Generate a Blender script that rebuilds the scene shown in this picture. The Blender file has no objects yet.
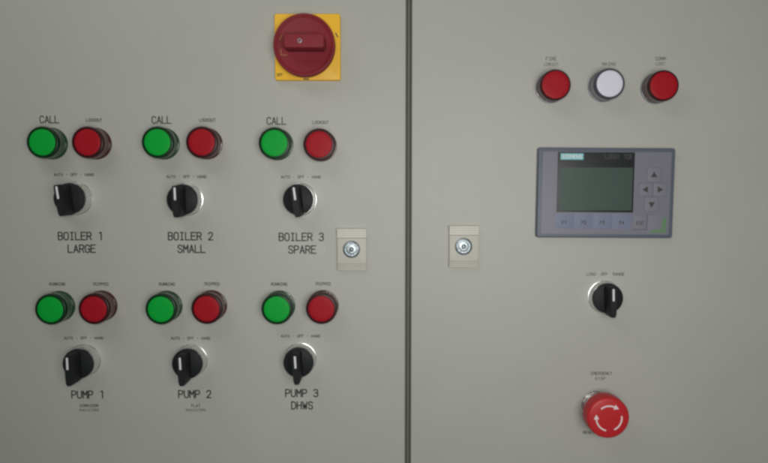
import bpy, bmesh, math, random
from mathutils import Vector, Matrix

random.seed(7)
S = bpy.context.scene
C = S.collection
MM = 0.001
R = math.radians

# ------------------------------------------------------------------ camera
cam_d = bpy.data.cameras.new('camera')
cam = bpy.data.objects.new('camera', cam_d)
C.objects.link(cam)
cam.location = (0, -0.566, 0)
cam.rotation_euler = (R(90 - 3.957), 0, 0)
cam_d.sensor_width = 36
cam_d.lens = 28.125
cam_d.clip_start = 0.01
cam_d.clip_end = 100
S.camera = cam

# ------------------------------------------------------------------ world, lamps, exposure
W = bpy.data.worlds.new('World')
S.world = W
W.use_nodes = True
wn, wl = W.node_tree.nodes, W.node_tree.links
bg = wn['Background']
bg.inputs['Strength'].default_value = 0.085
bg.inputs['Color'].default_value = (0.96, 1.0, 0.96, 1)


def area(name, loc, target, sx, sy, power, color, spread=180):
    d = bpy.data.lights.new(name, 'AREA')
    d.shape = 'RECTANGLE'
    d.size, d.size_y = sx, sy
    d.energy = power
    d.color = color
    d.spread = R(spread)
    o = bpy.data.objects.new(name, d)
    C.objects.link(o)
    o.location = loc
    o.rotation_euler = (Vector(target) - Vector(loc)).to_track_quat('-Z', 'Y').to_euler()
    return o


area('falloff_fill', (0.11, -0.72, -0.03), (0.09, 0, 0.0), 0.42, 0.30, 2.95, (1.0, 1.0, 0.955))  # added fill light behind the camera, shapes the falloff towards the corners
area('hand_torch', (0.0, -0.60, 0.035), (0.02, 0, 0.0), 0.03, 0.03, 0.28, (0.97, 1.0, 0.99))
area('ceiling_lamp', (-0.40, -0.46, 0.54), (0.0, 0, 0.0), 0.6, 0.22, 0.98, (1.0, 1.0, 0.95))

S.view_settings.view_transform = 'Standard'
S.view_settings.look = 'None'
S.view_settings.exposure = 0.0
S.view_settings.gamma = 1
S.view_settings.use_curve_mapping = False
S.render.engine = 'CYCLES'
S.cycles.filter_width = 2.8
S.cycles.use_denoising = True


# ------------------------------------------------------------------ materials
def mat(name, col, rough=0.5, metal=0.0, coat=0.0, var=0.0, vscale=60, bump=0.0, bscale=700,
        rvar=0.0, spec=0.5, trans=0.0, ior=1.45, coatrough=0.1):
    m = bpy.data.materials.new(name)
    m.use_nodes = True
    n, l = m.node_tree.nodes, m.node_tree.links
    p = n['Principled BSDF']
    p.inputs['Base Color'].default_value = (*col, 1)
    p.inputs['Roughness'].default_value = rough
    p.inputs['Metallic'].default_value = metal
    p.inputs['Specular IOR Level'].default_value = spec
    p.inputs['Coat Weight'].default_value = coat
    p.inputs['Coat Roughness'].default_value = coatrough
    p.inputs['Transmission Weight'].default_value = trans
    p.inputs['IOR'].default_value = ior
    tc = n.new('ShaderNodeTexCoord')
    if var or rvar:
        nz = n.new('ShaderNodeTexNoise')
        nz.inputs['Scale'].default_value = vscale
        nz.inputs['Detail'].default_value = 5
        nz.inputs['Roughness'].default_value = 0.6
        l.new(tc.outputs['Object'], nz.inputs['Vector'])
        if var:
            mx = n.new('ShaderNodeMix')
            mx.data_type = 'RGBA'
            mx.inputs['A'].default_value = (*[c * (1 - var) for c in col], 1)
            mx.inputs['B'].default_value = (*[min(1, c * (1 + var)) for c in col], 1)
            l.new(nz.outputs['Fac'], mx.inputs['Factor'])
            l.new(mx.outputs['Result'], p.inputs['Base Color'])
        if rvar:
            mr = n.new('ShaderNodeMapRange')
            mr.inputs['From Min'].default_value = 0.3
            mr.inputs['From Max'].default_value = 0.7
            mr.inputs['To Min'].default_value = max(0.02, rough - rvar)
            mr.inputs['To Max'].default_value = rough + rvar
            l.new(nz.outputs['Fac'], mr.inputs['Value'])
            l.new(mr.outputs['Result'], p.inputs['Roughness'])
    if bump:
        nb = n.new('ShaderNodeTexNoise')
        nb.inputs['Scale'].default_value = bscale
        nb.inputs['Detail'].default_value = 3
        l.new(tc.outputs['Object'], nb.inputs['Vector'])
        b = n.new('ShaderNodeBump')
        b.inputs['Strength'].default_value = bump
        b.inputs['Distance'].default_value = 0.0004
        l.new(nb.outputs['Fac'], b.inputs['Height'])
        l.new(b.outputs['Normal'], p.inputs['Normal'])
    return m


M = {}
M['paint'] = mat('grey_powder_coat', (0.436, 0.434, 0.402), 0.5, var=0.05, vscale=14, bump=0.35, bscale=420, rvar=0.05)
M['tape'] = mat('clear_label_tape', (0.45, 0.45, 0.415), 0.4)
M['ink'] = mat('black_print', (0.013, 0.014, 0.013), 0.5, var=0.3, vscale=900)
M['ink_soft'] = mat('small_black_print', (0.045, 0.046, 0.042), 0.5, var=0.3, vscale=900)
M['gasket'] = mat('dark_rubber_gasket', (0.15, 0.155, 0.135), 0.7, var=0.15, vscale=200)
M['inner'] = mat('cabinet_frame_steel', (0.22, 0.225, 0.20), 0.6, var=0.1)
M['chrome'] = mat('chrome_plated_metal', (0.76, 0.76, 0.76), 0.24, metal=1.0, rvar=0.06, vscale=300)
M['steel'] = mat('zinc_plated_steel', (0.50, 0.55, 0.58), 0.42, metal=1.0, rvar=0.1, vscale=500, bump=1.0, bscale=650)
M['green_lens'] = mat('green_lens_plastic', (0.002, 0.36, 0.038), 0.5, var=0.05, vscale=150, spec=0.2, bump=0.35, bscale=450)
M['green_rim'] = mat('green_rim_plastic', (0.003, 0.030, 0.008), 0.35, spec=0.3)
M['green_body'] = mat('green_translucent_plastic', (0.025, 0.09, 0.045), 0.16, spec=0.8, trans=0.15)
M['red_lens'] = mat('red_lens_plastic', (0.36, 0.007, 0.016), 0.5, var=0.06, vscale=150, spec=0.2, bump=0.35, bscale=450)
M['red_rim'] = mat('red_rim_plastic', (0.040, 0.006, 0.008), 0.35, spec=0.3)
M['red_body'] = mat('red_translucent_plastic', (0.10, 0.024, 0.03), 0.16, spec=0.8, trans=0.15)
M['white_lens'] = mat('white_lens_plastic', (0.70, 0.69, 0.78), 0.5, var=0.02, vscale=150, spec=0.2, bump=0.35, bscale=450)
M['white_rim'] = mat('grey_rim_plastic', (0.06, 0.064, 0.085), 0.3, spec=0.4)
M['white_body'] = mat('clear_grey_plastic', (0.30, 0.31, 0.35), 0.1, spec=0.7, trans=0.3)
M['black'] = mat('black_knob_plastic', (0.016, 0.017, 0.019), 0.5, var=0.2, vscale=400, spec=0.2, bump=0.1, bscale=900)
M['mark'] = mat('white_pointer_paint', (0.72, 0.72, 0.74), 0.5)
M['yellow'] = mat('yellow_plastic', (0.92, 0.52, 0.03), 0.42, var=0.05, vscale=80)
M['screw_metal'] = mat('dull_screw_steel', (0.30, 0.30, 0.31), 0.5, metal=1.0)
M['slot'] = mat('shaded_yellow_plastic', (0.32, 0.125, 0.035), 0.5)  # plate yellow with the shade deep in the slots put into its colour
M['switch_red'] = mat('dull_red_plastic', (0.235, 0.024, 0.032), 0.6, spec=0.3, var=0.08, vscale=120, bump=0.1, bscale=900)
M['estop'] = mat('bright_red_plastic', (0.51, 0.018, 0.024), 0.42, var=0.05, vscale=120)
M['arrow_paint'] = mat('white_arrow_print', (0.80, 0.66, 0.68), 0.5)
M['panel_frame'] = mat('violet_grey_plastic', (0.108, 0.121, 0.162), 0.45, var=0.05, vscale=90, bump=0.1, bscale=900)
M['panel_face'] = mat('grey_membrane', (0.20, 0.195, 0.24), 0.5, var=0.05, vscale=70)
M['panel_key'] = mat('blue_grey_membrane', (0.185, 0.198, 0.29), 0.5, var=0.04, vscale=70)
M['key_line'] = mat('grey_key_outline', (0.125, 0.12, 0.15), 0.5)
M['screen_black'] = mat('black_screen_glass', (0.016, 0.017, 0.020), 0.4)
M['lcd'] = mat('green_grey_lcd', (0.041, 0.072, 0.060), 0.4, var=0.10, vscale=45)
M['teal'] = mat('teal_badge', (0.18, 0.50, 0.53), 0.45)
M['badge_white'] = mat('pale_badge_print', (0.62, 0.72, 0.74), 0.5)
M['silver_print'] = mat('silver_print', (0.11, 0.11, 0.11), 0.5)
M['green_corner'] = mat('green_key_print', (0.125, 0.235, 0.13), 0.5)
M['lock_body'] = mat('beige_lock_plastic', (0.52, 0.495, 0.445), 0.5, var=0.04, vscale=120)
M['lock_lip'] = mat('pale_lock_plastic', (0.68, 0.66, 0.60), 0.5, var=0.04, vscale=120)


# ------------------------------------------------------------------ mesh helpers (mm; x right, z up, d towards the viewer)
def V(x, z, d):
    return Vector((x * MM, -d * MM, z * MM))


def finish(name, bm, material, parent=None, smooth=35, loc=None):
    bmesh.ops.remove_doubles(bm, verts=bm.verts, dist=1e-7)
    bmesh.ops.recalc_face_normals(bm, faces=bm.faces)
    me = bpy.data.meshes.new(name)
    bm.to_mesh(me)
    bm.free()
    me.materials.append(M[material])
    if smooth:
        me.polygons.foreach_set('use_smooth', [True] * len(me.polygons))
        me.set_sharp_from_angle(angle=R(smooth))
    o = bpy.data.objects.new(name, me)
    C.objects.link(o)
    if parent is not None:
        o.parent = parent
    if loc is not None:
        o.location = loc
    return o


def lathe(prof, n=64, cx=0, cz=0, bm=None):
    bm = bm or bmesh.new()
    rings = []
    for r, d in prof:
        if r < 1e-6:
            rings.append([bm.verts.new(V(cx, cz, d))])
        else:
            rings.append([bm.verts.new(V(cx + r * math.cos(2 * math.pi * k / n), cz + r * math.sin(2 * math.pi * k / n), d))
                          for k in range(n)])
    for a, b in zip(rings, rings[1:]):
        for k in range(n):
            k2 = (k + 1) % n
            if len(a) == 1 and len(b) == 1:
                continue
            if len(a) == 1:
                bm.faces.new((a[0], b[k], b[k2]))
            elif len(b) == 1:
                bm.faces.new((a[k], b[0], a[k2]))
            else:
                bm.faces.new((a[k], b[k], b[k2], a[k2]))
    return bm


def rrect(w, h, r, cx=0, cz=0, n=6):
    pts = []
    for sx, sz, a0 in ((1, 1, 0), (-1, 1, 90), (-1, -1, 180), (1, -1, 270)):
        for k in range(n + 1):
            a = R(a0 + 90 * k / n)
            pts.append((cx + sx * (w / 2 - r) + r * math.cos(a), cz + sz * (h / 2 - r) + r * math.sin(a)))
    return pts


def inset(pts, t):
    out = []
    n = len(pts)
    for i in range(n):
        p0, p1, p2 = Vector(pts[i - 1]), Vector(pts[i]), Vector(pts[(i + 1) % n])
        e1, e2 = (p1 - p0), (p2 - p1)
        if e1.length < 1e-9 or e2.length < 1e-9:
            out.append(tuple(p1)); continue
        e1.normalize(); e2.normalize()
        n1, n2 = Vector((-e1.y, e1.x)), Vector((-e2.y, e2.x))
        b = n1 + n2
        k = t * 2 / max(b.length_squared, 0.5)
        out.append((p1.x + b.x * k, p1.y + b.y * k))
    return out


def prism(pts, d0, d1, bev=0.0, bm=None, back=True):
    """outline (counter-clockwise) raised from depth d0 to d1 with a rounded front edge"""
    bm = bm or bmesh.new()
    loops = [(pts, d0)]
    if bev > 0:
        loops.append((pts, d1 - bev))
        for a in (22.5, 45, 67.5, 90):
            loops.append((inset(pts, bev * (1 - math.cos(R(a)))), d1 - bev + bev * math.sin(R(a))))
    else:
        loops.append((pts, d1))
    rows = [[bm.verts.new(V(x, z, d)) for x, z in p] for p, d in loops]
    n = len(pts)
    for a, b in zip(rows, rows[1:]):
        for k in range(n):
            bm.faces.new((a[k], a[(k + 1) % n], b[(k + 1) % n], b[k]))
    bm.faces.new(rows[-1])
    if back:
        bm.faces.new(rows[0][::-1])
    return bm


def box(x0, x1, z0, z1, d0, d1, bev=0.0, bm=None):
    return prism([(x0, z0), (x1, z0), (x1, z1), (x0, z1)], d0, d1, bev, bm)


def ribbon(bm, pts, w, d0, d1, closed=False):
    """one pen stroke as a thin raised strip with mitred corners"""
    P = [Vector(p) for p in pts]
    n = len(P)
    L, Rr = [], []
    for i in range(n):
        if closed:
            a, b = P[i] - P[i - 1], P[(i + 1) % n] - P[i]
        else:
            a = P[i] - P[i - 1] if i else P[1] - P[0]
            b = P[i + 1] - P[i] if i < n - 1 else P[-1] - P[-2]
        a.normalize(); b.normalize()
        na, nb = Vector((-a.y, a.x)), Vector((-b.y, b.x))
        m = na + nb
        k = w / max(m.length_squared, 0.7)
        off = m * k
        p = P[i].copy()
        if not closed:
            if i == 0: p -= b * w * 0.4
            if i == n - 1: p += a * w * 0.4
        L.append(p + off); Rr.append(p - off)
    vt = [[bm.verts.new(V(q.x, q.y, d)) for q in row] for row, d in ((L, d1), (Rr, d1), (Rr, d0), (L, d0))]
    m = n if closed else n - 1
    for i in range(m):
        j = (i + 1) % n
        for r in range(4):
            a, b = vt[r], vt[(r + 1) % 4]
            bm.faces.new((a[i], a[j], b[j], b[i]))
    if not closed:
        bm.faces.new([vt[r][0] for r in range(4)])
        bm.faces.new([vt[r][-1] for r in range(3, -1, -1)])


O_ = [(1.2, 0), (0.35, 0.6), (0, 1.7), (0, 4.3), (0.35, 5.4), (1.2, 6), (2.8, 6), (3.65, 5.4), (4, 4.3), (4, 1.7), (3.65, 0.6), (2.8, 0), (1.2, 0)]
GL = {
    'A': [[(0, 0), (2, 6), (4, 0)], [(0.7, 1.9), (3.3, 1.9)]],
    'B': [[(0, 0), (0, 6), (2.7, 6), (3.5, 5.6), (3.8, 4.7), (3.5, 3.7), (2.7, 3.2), (0, 3.2)], [(2.7, 3.2), (3.7, 2.7), (4, 1.6), (3.6, 0.5), (2.7, 0), (0, 0)]],
    'C': [[(4, 4.6), (3.6, 5.5), (2.7, 6), (1.4, 6), (0.4, 5.4), (0, 4.2), (0, 1.8), (0.4, 0.6), (1.4, 0), (2.7, 0), (3.6, 0.5), (4, 1.4)]],
    'D': [[(0, 0), (0, 6), (2.2, 6), (3.5, 5.3), (4, 4.0), (4, 2.0), (3.5, 0.7), (2.2, 0), (0, 0)]],
    'E': [[(4, 6), (0, 6), (0, 0), (4, 0)], [(0, 3.2), (3.3, 3.2)]],
    'F': [[(4, 6), (0, 6), (0, 0)], [(0, 3.2), (3.3, 3.2)]],
    'G': [[(4, 4.7), (3.6, 5.5), (2.7, 6), (1.4, 6), (0.4, 5.4), (0, 4.2), (0, 1.8), (0.4, 0.6), (1.4, 0), (2.7, 0), (4, 0.7), (4, 2.8), (2.3, 2.8)]],
    'H': [[(0, 0), (0, 6)], [(4, 0), (4, 6)], [(0, 3.1), (4, 3.1)]],
    'I': [[(2, 0), (2, 6)], [(0.7, 0), (3.3, 0)], [(0.7, 6), (3.3, 6)]],
    'K': [[(0, 0), (0, 6)], [(4, 6), (0, 2.4)], [(1.3, 3.6), (4, 0)]],
    'L': [[(0, 6), (0, 0), (4, 0)]],
    'M': [[(0, 0), (0, 6), (2, 2.6), (4, 6), (4, 0)]],
    'N': [[(0, 0), (0, 6), (4, 0), (4, 6)]],
    'O': [O_],
    'P': [[(0, 0), (0, 6), (2.7, 6), (3.7, 5.5), (4, 4.5), (3.7, 3.4), (2.7, 2.8), (0, 2.8)]],
    'R': [[(0, 0), (0, 6), (2.7, 6), (3.7, 5.5), (4, 4.5), (3.7, 3.4), (2.7, 2.9), (0, 2.9)], [(2.3, 2.9), (4, 0)]],
    'S': [[(3.9, 4.8), (3.4, 5.6), (2.5, 6), (1.4, 6), (0.4, 5.5), (0.1, 4.6), (0.5, 3.7), (1.4, 3.2), (2.6, 2.9), (3.6, 2.4), (4, 1.5), (3.6, 0.5), (2.6, 0), (1.4, 0), (0.4, 0.5), (0, 1.3)]],
    'T': [[(0, 6), (4, 6)], [(2, 6), (2, 0)]],
    'U': [[(0, 6), (0, 1.6), (0.5, 0.5), (1.4, 0), (2.6, 0), (3.5, 0.5), (4, 1.6), (4, 6)]],
    'V': [[(0, 6), (2, 0), (4, 6)]],
    'W': [[(0, 6), (0.9, 0), (2, 4), (3.1, 0), (4, 6)]],
    'X': [[(0, 0), (4, 6)], [(0, 6), (4, 0)]],
    'Y': [[(0, 6), (2, 3), (4, 6)], [(2, 3), (2, 0)]],
    '1': [[(1.0, 5.6), (2.4, 6), (2.6, 6), (2.6, 0)]],
    '2': [[(0.1, 4.7), (0.6, 5.6), (1.5, 6), (2.6, 6), (3.6, 5.5), (3.9, 4.5), (3.5, 3.4), (0, 0), (4, 0)]],
    '3': [[(0.1, 5.2), (1.2, 6), (2.6, 6), (3.6, 5.5), (3.8, 4.6), (3.4, 3.6), (2.5, 3.2), (1.5, 3.2)], [(2.5, 3.2), (3.6, 2.7), (4, 1.6), (3.6, 0.5), (2.6, 0), (1.2, 0), (0, 0.8)]],
    '4': [[(3, 0), (3, 6), (0, 1.8), (4, 1.8)]],
    '-': [[(0.8, 3), (3.2, 3)]],
    '!': [[(2, 6), (2, 2)], [(2, 0.5), (2, 0.1)]],
    '0': [O_],
}


def text(bm, s, cx, cz, cap, pitch, width, stroke, d):
    total = (len(s) - 1) * pitch + width
    k = 0
    for i, ch in enumerate(s):
        if ch == ' ':
            continue
        x0 = cx - total / 2 + i * pitch
        for pl in GL[ch]:
            q = [(x0 + x * width / 4, cz - cap / 2 + z * cap / 6) for x, z in pl]
            if pl[0] == pl[-1]:
                ribbon(bm, q[:-1], stroke, d - 0.03, d + 0.012 * (k % 4), True)
                k += 1
                continue
            run = [q[0]]
            for j in range(1, len(q)):
                run.append(q[j])
                sharp = False
                if j < len(q) - 1:
                    e1, e2 = Vector(q[j]) - Vector(q[j - 1]), Vector(q[j + 1]) - Vector(q[j])
                    sharp = e1.normalized().dot(e2.normalized()) < -0.2
                if sharp or j == len(q) - 1:      # lift the pen at a sharp turn
                    ribbon(bm, run, stroke, d - 0.03, d + 0.012 * (k % 4))
                    k += 1
                    run = [q[j]]
    return total


def thing(name, label, cat, x, z, group=None, rot=0):
    o = bpy.data.objects.new(name, None)
    o.empty_display_size = 0.01
    C.objects.link(o)
    o.location = V(x, z, 0)
    o.rotation_euler = (0, R(rot), 0)
    o['label'] = label
    o['category'] = cat
    if group: o['group'] = group
    return o


def tag(o, label, cat, group=None):
    o['label'] = label
    o['category'] = cat
    if group: o['group'] = group


def copy_tree(root, x, z, label, rot=0):
    r = root.copy()
    C.objects.link(r)
    r.location = V(x, z, 0)
    r.rotation_euler = (0, R(rot), 0)
    r['label'] = label
    for ch in list(root.children):
        c = ch.copy(); C.objects.link(c); c.parent = r
        for g in list(ch.children):
            e = g.copy(); C.objects.link(e); e.parent = c
    return r


# ------------------------------------------------------------------ the cabinet: two doors and the frame behind the gap
GAP0, GAP1 = 20.5, 25.7
cb = thing('control_cabinet', 'pale grey painted steel control cabinet with two doors meeting at a narrow dark gap', 'control cabinet', 0, 0)
ld = finish('door', box(-640, GAP0, -480, 420, -22, 0, 1.6), 'paint', cb, smooth=30)
ld['label'] = 'wide door carrying the boiler and pump controls'
rd = finish('door', box(GAP1, 640, -480, 420, -22, 0, 1.6), 'paint', cb, smooth=30)
rd['label'] = 'door carrying the display and the emergency button'
finish('frame_post', box(20.8, 25.4, -480, 420, -23, -10, bm=box(-60, 106, -480, 420, -62, -24)), 'inner', cb)
finish('gasket', box(21.8, 24.3, -480, 420, -15.5, -3.2, 0.9), 'gasket', cb)


# ------------------------------------------------------------------ pilot lamps
def make_lamp(x, z, colour, label, r, group, depth=17.0, base='chrome', lens_k=0.82):
    t = thing('pilot_lamp', label, 'indicator lamp', x, z, group)
    finish('base_ring', lathe([(0, -0.5), (r + 0.3, -0.5), (r + 0.3, 0.8), (r - 0.1, 1.5), (r - 0.8, 1.7), (0, 1.7)]), base, t)
    finish('lamp_body', lathe([(r - 1.5, 1.0), (r - 0.7, 1.6), (r - 0.35, 2.2), (r - 0.25, 7.5), (r - 0.6, 7.9), (r - 0.6, 8.3), (r - 0.25, 8.7),
                               (r - 0.1, depth - 4.6), (r, depth - 4.2), (r, depth - 4.1), (0, depth - 4.1)]), colour + '_body', t)
    finish('rim', lathe([(r - 0.3, depth - 4.3), (r + 0.02, depth - 4.0), (r, depth - 1.2), (r - 0.35, depth - 0.35), (r - 0.9, depth),
                         (r * lens_k + 0.15, depth - 0.05), (r * lens_k, depth - 0.5), (r * lens_k, depth - 2.5)]), colour + '_rim', t)
    rl = r * lens_k
    finish('lens', lathe([(rl - 0.02, depth - 1.6), (rl - 0.05, depth - 0.4), (rl - 0.4, depth - 0.25), (rl * 0.7, depth - 0.1), (rl * 0.35, depth - 0.02), (0, depth)]), colour + '_lens', t)
    return t


GRP_L = 'lamps above the boiler and pump selectors'
g = make_lamp(-310.5, 43.2, 'green', 'green lamp under the word CALL above the BOILER 1 selector', 14.5, GRP_L, base='green_body')
for x, z, l in ((-205.9, 43.2, 'green lamp under the word CALL above the BOILER 2 selector'),
                (-99.6, 42.4, 'green lamp under the word CALL above the BOILER 3 selector'),
                (-309.1, -110.4, 'green lamp under the word RUNNING above the PUMP 1 selector'),
                (-206.8, -110.2, 'green lamp under the word RUNNING above the PUMP 2 selector'),
                (-99.3, -110.1, 'green lamp under the word RUNNING above the PUMP 3 selector')):
    copy_tree(g, x, z, l)
r = make_lamp(-269.5, 43.2, 'red', 'red lamp under the word LOCKOUT above the BOILER 1 selector', 14.5, GRP_L, base='red_body')
for x, z, l in ((-165.7, 43.2, 'red lamp under the word LOCKOUT above the BOILER 2 selector'),
                (-59.0, 41.3, 'red lamp under the word LOCKOUT above the BOILER 3 selector'),
                (-268.8, -110.0, 'red lamp under the word TRIPPED above the PUMP 1 selector'),
                (-164.3, -109.7, 'red lamp under the word TRIPPED above the PUMP 2 selector'),
                (-58.0, -109.7, 'red lamp under the word TRIPPED above the PUMP 3 selector')):
    copy_tree(r, x, z, l)
GRP_R = 'row of three lamps above the display'
r2 = make_lamp(155.0, 94.7, 'red', 'red lamp under the words FIRE CIRCUIT left of the white lamp', 13.9, GRP_R, lens_k=0.885, base='white_body')
copy_tree(r2, 252.6, 94.0, 'red lamp under the words COMM LOST right of the white lamp')
make_lamp(203.8, 95.7, 'white', 'white lamp under the word MAINS between two red lamps', 13.9, GRP_R, lens_k=0.85, base='white_body')


# ------------------------------------------------------------------ selector switches
def make_selector(x, z, label, rot):
    t = thing('selector_switch', label, 'selector switch', x, z, 'black rotary selector switches', rot)
    finish('bezel', lathe([(0, -0.5), (15.5, -0.5), (15.5, 0.5), (15.35, 0.75), (15.0, 0.85), (14.95, 1.1), (14.6, 10.8), (14.5, 11.25), (14.2, 11.55), (13.4, 11.6), (0, 11.6)]), 'chrome', t)
    bm = lathe([(13.4, 10.0), (14.0, 12.0), (14.15, 12.8), (14.1, 13.9), (13.7, 14.7), (13.1, 15.0), (0, 15.2)])
    finish('knob', bm, 'black', t)
    # the raised grip: a tapering bar whose foot runs out past the dial as a tail
    bm = bmesh.new()
    def ring(w, zt, zb, d, tail):
        pts = [(-w * 0.82, zt - 0.25), (-w * 0.45, zt), (w * 0.45, zt), (w * 0.82, zt - 0.25), (w, zt - 2.5), (w, -6), (w * 0.92, zb + 3.0), (w * tail, zb + 0.4), (w * tail * 0.6, zb), (-w * tail * 0.6, zb), (-w * tail, zb + 0.4), (-w * 0.92, zb + 3.0), (-w, -6), (-w, zt - 2.5)]
        return [bm.verts.new(V(a, b, d)) for a, b in pts]
    rows = [ring(4.4, 12.4, -14.6, 12.0, 0.62), ring(4.0, 12.6, -15.3, 16.0, 0.62), ring(3.3, 12.8, -15.6, 29.5, 0.66), ring(3.1, 12.6, -15.5, 31.0, 0.66), ring(2.6, 12.1, -15.0, 31.8, 0.66)]
    for a, b in zip(rows, rows[1:]):
        n = len(a)
        for k in range(n):
            bm.faces.new((a[k], a[(k + 1) % n], b[(k + 1) % n], b[k]))
    bm.faces.new(rows[-1]); bm.faces.new(rows[0][::-1])
    gr = finish('grip', bm, 'black', t, smooth=40)
    finish('pointer_mark', prism(rrect(1.75, 11.2, 0.5, 0, 5.6), 31.5, 31.95), 'mark', gr)
    return t


s = make_selector(-289.6, -7.9, 'black selector switch above the words BOILER 1 LARGE', -7)
for x, z, l, a in ((-185.8, -9.0, 'black selector switch above the words BOILER 2 SMALL', -1),
                   (-78.9, -8.9, 'black selector switch above the words BOILER 3 SPARE', -7),
                   (-287.0, -162.7, 'black selector switch above the words PUMP 1', -1),
                   (-184.6, -162.7, 'black selector switch above the words PUMP 2', -2),
                   (-80.2, -161.4, 'black selector switch above the words PUMP 3 DHWS', -3),
                   (209.6, -101.3, 'black selector switch below the display and above the red button', -2)):
    c = copy_tree(s, x, z, l, a)
c.scale = (1, 0.76, 1)


# ------------------------------------------------------------------ rotary main switch
ms = thing('isolator_switch', 'dull red rotary isolator switch on a square yellow plate', 'isolator switch', -70.2, 130.9)
finish('plate', prism(rrect(60.5, 60.0, 2.0), -0.5, 5.0, 1.0), 'yellow', ms)
bm = lathe([(22, 4.0), (26.5, 6.0), (27.6, 9.0), (27.9, 16.5), (27.4, 17.6), (26.4, 18.0), (25.6, 17.7), (24.6, 16.6), (23.2, 15.9), (0, 15.6)], 96, -1.6, -0.9)
dial = finish('dial', bm, 'switch_red', ms)
hb = prism([(x + 0.2, z - 0.9) for x, z in rrect(35.5, 12.2, 2.6)], 15.2, 32.5, 1.4)
hd = finish('handle', hb, 'switch_red', ms)
bm = lathe([(0, 32.3), (2.0, 32.3), (2.0, 32.6), (1.7, 32.75), (1.1, 32.7), (0.95, 32.35), (0, 32.35)], 32, -3.4, -0.9)
finish('screw', bm, 'screw_metal', hd)
bm = bmesh.new()
ribbon(bm, [(-23.6, 3.8), (-21.4, 7.6)], 0.8, 15.2, 16.3)
finish('padlock_slot', bm, 'slot', dial)
bm = bmesh.new()
ribbon(bm, [(-22.3, -4.6), (-22.6, -9.6), (-17.4, -9.8)], 0.8, 15.2, 16.3)
finish('padlock_slot', bm, 'slot', dial)
bm = bmesh.new()
text(bm, 'OFF', -25.6, -25.2, 2.4, 1.9, 1.5, 0.45, 5.06)
finish('lettering', bm, 'ink', ms, smooth=0)
for q in ([(-3.6, -29.0), (0.6, -29.0)], [(26.0, 12.4), (27.8, 8.8)]):
    bm = bmesh.new()
    ribbon(bm, q, 1.0, 4.95, 5.06)
    finish('position_mark', bm, 'ink', ms, smooth=0)


# ------------------------------------------------------------------ emergency stop
es = thing('emergency_button', 'bright red mushroom emergency stop button with three white curved arrows', 'emergency button', 206.3, -208.8)
finish('bezel', lathe([(0, -0.5), (14.9, -0.5), (15.0, 1.4), (14.4, 2.2), (13.4, 2.5), (13.2, 8.0), (12.4, 8.6), (0, 8.6)], 64, -1.5, 1.3), 'chrome', es)
finish('button', lathe([(9.5, 8.0), (9.8, 12.5), (16.0, 12.6), (18.6, 13.6), (19.5, 15.2), (19.7, 17.0), (19.4, 26.2), (19.0, 27.5), (18.2, 28.3), (17.0, 28.7), (9, 29.3), (0, 29.5)], 96), 'estop', es)
bm = bmesh.new()
ra = 11.6
for a0, a1 in ((128, 66), (8, -62), (-106, -176)):
    n = 16
    pts = [(ra * math.cos(R(a0 + (a1 - a0) * k / n)), ra * math.sin(R(a0 + (a1 - a0) * k / n))) for k in range(n + 1)]
    ribbon(bm, pts, 1.35, 28.9, 29.5)
for a1 in (66, -176):
    a = R(a1)
    e = Vector((math.cos(a), math.sin(a))); tdir = Vector((math.sin(a), -math.cos(a)))
    c = e * ra
    tri = [c + e * 2.4, c - e * 2.4, c + tdir * 4.4]
    if (tri[1] - tri[0]).cross(tri[2] - tri[0]) < 0: tri = [tri[1], tri[0], tri[2]]
    prism([tuple(q) for q in tri], 28.7, 29.52, 0, bm)
finish('arrow_mark', bm, 'arrow_paint', es, smooth=0)


# ------------------------------------------------------------------ text display
dp = thing('display_panel', 'violet grey operator display with dark green screen and arrow keys', 'display', 206.7, -2.9, rot=0.35)
finish('housing', prism(rrect(127.2, 83.6, 2.2), -0.5, 6.0, 1.2), 'panel_frame', dp)


def du(x): return (x - 333) * 0.2445          # layout of the fascia, measured on its own grid
def dv(y): return (242.5 - y) * 0.2445


def drect(x0, x1, y0, y1, d0, d1, bm=None, bev=0.0):
    return box(du(x0), du(x1), dv(y1), dv(y0), d0, d1, bev, bm)


finish('fascia', prism(rrect(du(578) - du(89), dv(86) - dv(400), 1.2, (du(578) + du(89)) / 2, (dv(86) + dv(400)) / 2), 5.5, 6.25, 0.1), 'panel_face', dp)
sc = finish('screen', drect(146, 438, 88, 316, 5.8, 6.45, bev=0.08), 'screen_black', dp)
finish('liquid_crystal', drect(155, 432, 146, 308, 6.2, 6.5), 'lcd', sc)
bd = finish('badge', drect(156, 243, 93, 117, 6.2, 6.53), 'teal', sc)
bm = bmesh.new()
text(bm, 'SIEMENS', du(199.5), dv(105), 3.1, 2.75, 2.1, 0.75, 6.56)
finish('lettering', bm, 'badge_white', bd, smooth=0)
bm = bmesh.new()
text(bm, 'LOGO! TDE', du(377), dv(104), 3.9, 2.95, 2.25, 0.34, 6.49)
finish('lettering', bm, 'silver_print', sc, smooth=0)
for i, (x0, x1, cx) in enumerate(((141, 213.6, 177), (214, 286.6, 252), (287, 359.6, 322), (360, 434, 397))):
    k = finish('function_key', drect(x0, x1, 322, 380, 6.0, 6.33, bev=0.05), 'panel_key', dp)
    bm = bmesh.new()
    text(bm, 'F%d' % (i + 1), du(cx), dv(355), 2.9, 2.3, 1.7, 0.55, 6.36)
    finish('lettering', bm, 'ink_soft', k, smooth=0)
bm = bmesh.new()
k = finish('escape_key', drect(443, 490, 328, 378, 6.0, 6.31, bev=0.05), 'panel_face', dp)
text(bm, 'ESC', du(467), dv(356), 3.0, 2.5, 1.8, 0.5, 6.34)
ribbon(bm, [(du(440), dv(381)), (du(493), dv(381)), (du(493), dv(322))], 0.4, 6.2, 6.3)
finish('lettering', bm, 'ink_soft', k, smooth=0)
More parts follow.
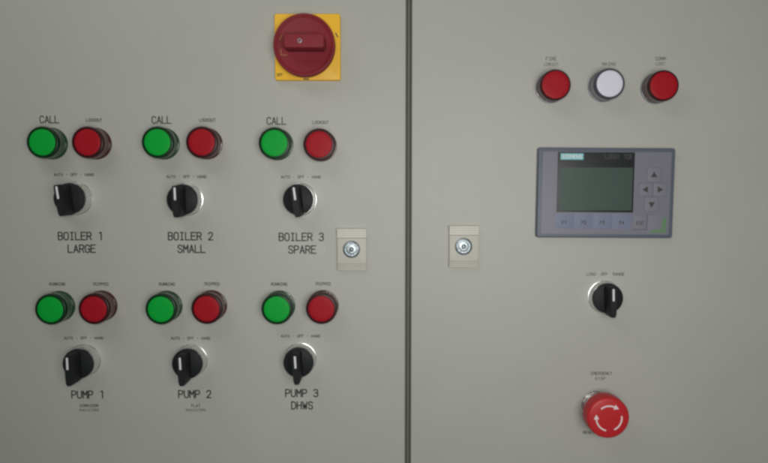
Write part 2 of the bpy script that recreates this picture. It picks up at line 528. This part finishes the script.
k = finish('enter_key', drect(497, 568, 328, 396, 6.0, 6.31, bev=0.05), 'panel_face', dp)
q = [(du(498), dv(393)), (du(567), dv(393)), (du(567), dv(332)), (du(550), dv(341)), (du(550), dv(379)), (du(512), dv(383))]
finish('green_corner', prism(q, 6.2, 6.35), 'green_corner', k, smooth=0)
for (x0, x1, y0, y1, a) in ((487, 540, 145, 200, 90), (458, 509, 204, 252, 180), (512, 563, 204, 252, 0), (481, 535, 257, 312, 270)):
    k = finish('arrow_key', drect(x0, x1, y0, y1, 6.0, 6.33, bev=0.05), 'panel_face', dp)
    bm = bmesh.new()
    cx, cz = (du(x0) + du(x1)) / 2, (dv(y0) + dv(y1)) / 2
    tri = [(cx + 3.3 * math.cos(R(a + b)) * kx, cz + 3.3 * math.sin(R(a + b)) * kx) for b, kx in ((0, 1.0), (125, 1.1), (235, 1.1))]
    prism(tri, 6.2, 6.38, 0, bm)
    finish('arrow_mark', bm, 'ink_soft', k, smooth=0)
    bm = bmesh.new()
    ribbon(bm, [(du(x0), dv(y0)), (du(x1), dv(y0)), (du(x1), dv(y1)), (du(x0), dv(y1))], 0.4, 6.2, 6.35, True)
    finish('key_outline', bm, 'key_line', k, smooth=0)


# ------------------------------------------------------------------ door locks
def make_lock(x, z, label):
    t = thing('door_lock', label, 'door lock', x, z, 'quarter turn locks either side of the door gap')
    finish('lock_plate', prism(rrect(27.4, 24.4, 0.8, 0, -1.3), -0.5, 4.6, 0.4), 'lock_body', t)
    bm = bmesh.new()
    for i in range(4):
        box(-13.9, 13.9, 11.2 + i * 2.15, 11.2 + i * 2.15 + 1.9, -0.5, 5.2 + 0.25 * i, 0.5, bm)
    box(-13.6, 13.6, 11.1, 19.0, -0.4, 4.6, 0, bm)
    finish('ribbed_lip', bm, 'lock_lip', t)
    bm = bmesh.new()
    for i in range(3):
        box(-13.8, 13.8, -19.6 + i * 2.0, -19.6 + i * 2.0 + 1.75, -0.5, 4.2 + 0.3 * i, 0.5, bm)
    box(-13.5, 13.5, -19.4, -13.6, -0.4, 3.8, 0, bm)
    finish('grip_foot', bm, 'lock_body', t)
    cyl = finish('lock_cylinder', lathe([(8.2, 4.0), (8.2, 4.8), (7.9, 5.2), (7.0, 5.9), (6.6, 6.0), (6.2, 5.6), (5.9, 4.7), (5.4, 4.7), (5.1, 5.5), (4.6, 5.8), (2.3, 5.95), (1.9, 4.6), (0, 4.6)], 48, -0.4, 0.4), 'steel', t)
    finish('key_pin', lathe([(0.9, 4.5), (0.9, 5.6), (0.5, 5.8), (0, 5.8)], 24, -0.4, 0.4), 'steel', cyl)
    return t


lk = make_lock(-30.2, -56.0, 'beige plastic door lock with a bright steel cylinder beside the words BOILER 3 SPARE')
copy_tree(lk, 75.2, -53.3, 'beige plastic door lock with a bright steel cylinder on the display door near the gap')


# ------------------------------------------------------------------ printed labels
def make_label(lines, label, group, ink='ink_soft'):
    """lines: (text, x, z, cap height, pitch, glyph width, stroke)"""
    x0 = min(l[1] - ((len(l[0]) - 1) * l[4] + l[5]) / 2 for l in lines) - 1.6
    x1 = max(l[1] + ((len(l[0]) - 1) * l[4] + l[5]) / 2 for l in lines) + 1.6
    z0 = min(l[2] - l[3] / 2 for l in lines) - 1.1
    z1 = max(l[2] + l[3] / 2 for l in lines) + 1.1
    cx, cz = (x0 + x1) / 2, (z0 + z1) / 2
    t = thing('printed_label', label, 'label', cx, cz, group)
    finish('clear_tape', prism(rrect(x1 - x0, z1 - z0, 0.5), -0.05, 0.09, 0.03), 'tape', t, smooth=0)
    bm = bmesh.new()
    for s_, x, z, cap, pitch, w, st in lines:
        text(bm, s_, x - cx, z - cz, cap, pitch, w, st, 0.12)
    finish('lettering', bm, ink, t, smooth=0)
    return t


BIG = (7.0, 5.42, 3.95, 1.15)
CAL = (6.3, 4.70, 3.5, 0.95)
SML = (2.7, 2.20, 1.60, 0.52)
AOH = (2.4, 2.24, 1.55, 0.50)
TIN = (2.3, 2.30, 1.60, 0.50)
gA, gB, gC, gD = 'lamp labels', 'switch position labels', 'boiler and pump name labels', 'call labels'
for x, z, n in ((-312.3, 65.6, 1), (-207.7, 65.2, 2), (-100.4, 64.3, 3)):
    make_label([('CALL', x, z, *CAL)], 'label reading CALL over the green lamp of BOILER %d' % n, gD, 'ink')
for x, z, n in ((-270.7, 65.0, 1), (-164.8, 65.0, 2), (-59.3, 62.9, 3)):
    make_label([('LOCKOUT', x, z, *SML)], 'small label reading LOCKOUT over the red lamp of BOILER %d' % n, gA)
for x, z, n in ((-291.2, 14.3, 'BOILER 1'), (-185.6, 12.4, 'BOILER 2'), (-78.0, 12.2, 'BOILER 3'), (-287.4, -141.3, 'PUMP 1'), (-185.2, -141.5, 'PUMP 2'), (-80.0, -139.4, 'PUMP 3')):
    make_label([('AUTO - OFF - HAND', x, z, *AOH)], 'small label reading AUTO - OFF - HAND over the %s selector' % n, gB)
for x, z, n, sub in ((-287.1, -43.5, '1', 'LARGE'), (-183.0, -43.6, '2', 'SMALL'), (-78.2, -44.3, '3', 'SPARE')):
    make_label([('BOILER ' + n, x, z, *BIG), (sub, x + 0.7, z - 12.0, *BIG)], 'label reading BOILER %s %s in large black letters' % (n, sub), gC, 'ink')
for x, z, n in ((-310.8, -89.2, 1), (-206.6, -89.3, 2), (-99.7, -89.3, 3)):
    make_label([('RUNNING', x, z, *SML)], 'small label reading RUNNING over the green lamp of PUMP %d' % n, gA)
for x, z, n in ((-269.7, -89.3, 1), (-163.9, -89.2, 2), (-58.1, -89.1, 3)):
    make_label([('TRIPPED', x, z, *SML)], 'small label reading TRIPPED over the red lamp of PUMP %d' % n, gA)
make_label([('PUMP 1', -285.3, -196.6, *BIG)], 'label reading PUMP 1 in large black letters', gC, 'ink')
make_label([('PUMP 2', -182.3, -196.1, *BIG)], 'label reading PUMP 2 in large black letters', gC, 'ink')
make_label([('PUMP 3', -79.2, -195.1, *BIG), ('DHWS', -79.0, -207.3, *BIG)], 'label reading PUMP 3 DHWS in large black letters', gC, 'ink')
make_label([('CORRIDOR', -284.5, -207.5, *TIN), ('RADIATORS', -284.5, -211.8, 2.3, 2.15, 1.55, 0.36)], 'tiny label of two lines under the words PUMP 1', 'pump note labels')
make_label([('FLAT', -181.6, -207.5, *TIN), ('RADIATORS', -181.6, -211.8, 2.3, 2.15, 1.55, 0.36)], 'tiny label of two lines under the words PUMP 2', 'pump note labels')
make_label([('FIRE', 155.0, 121.3, 3.0, 2.6, 1.9, 0.42), ('CIRCUIT', 155.2, 116.2, 2.6, 1.95, 1.45, 0.36)], 'small label reading FIRE CIRCUIT over a red lamp', gA)
make_label([('MAINS', 208.6, 116.5, 2.6, 2.6, 1.9, 0.40)], 'small label reading MAINS over the white lamp', gA)
make_label([('COMM', 256.4, 121.3, 2.8, 2.5, 1.9, 0.40), ('LOST', 256.6, 116.7, 2.6, 2.3, 1.6, 0.36)], 'small label reading COMM LOST over a red lamp', gA)
make_label([('LOAD  OFF  RANGE', 210.5, -79.7, 2.6, 2.28, 1.6, 0.42)], 'small label of three words over the selector below the display', gB)
make_label([('EMERGENCY', 209.2, -175.8, 2.8, 2.28, 1.65, 0.44), ('STOP', 208.0, -180.9, 2.6, 2.6, 1.7, 0.40)], 'small label reading EMERGENCY STOP over the red mushroom button', gA)
make_label([('RESET', 198.2, -234.0, 2.4, 2.35, 1.6, 0.5)], 'small dark print half hidden behind the lower left edge of the red mushroom button', gA)
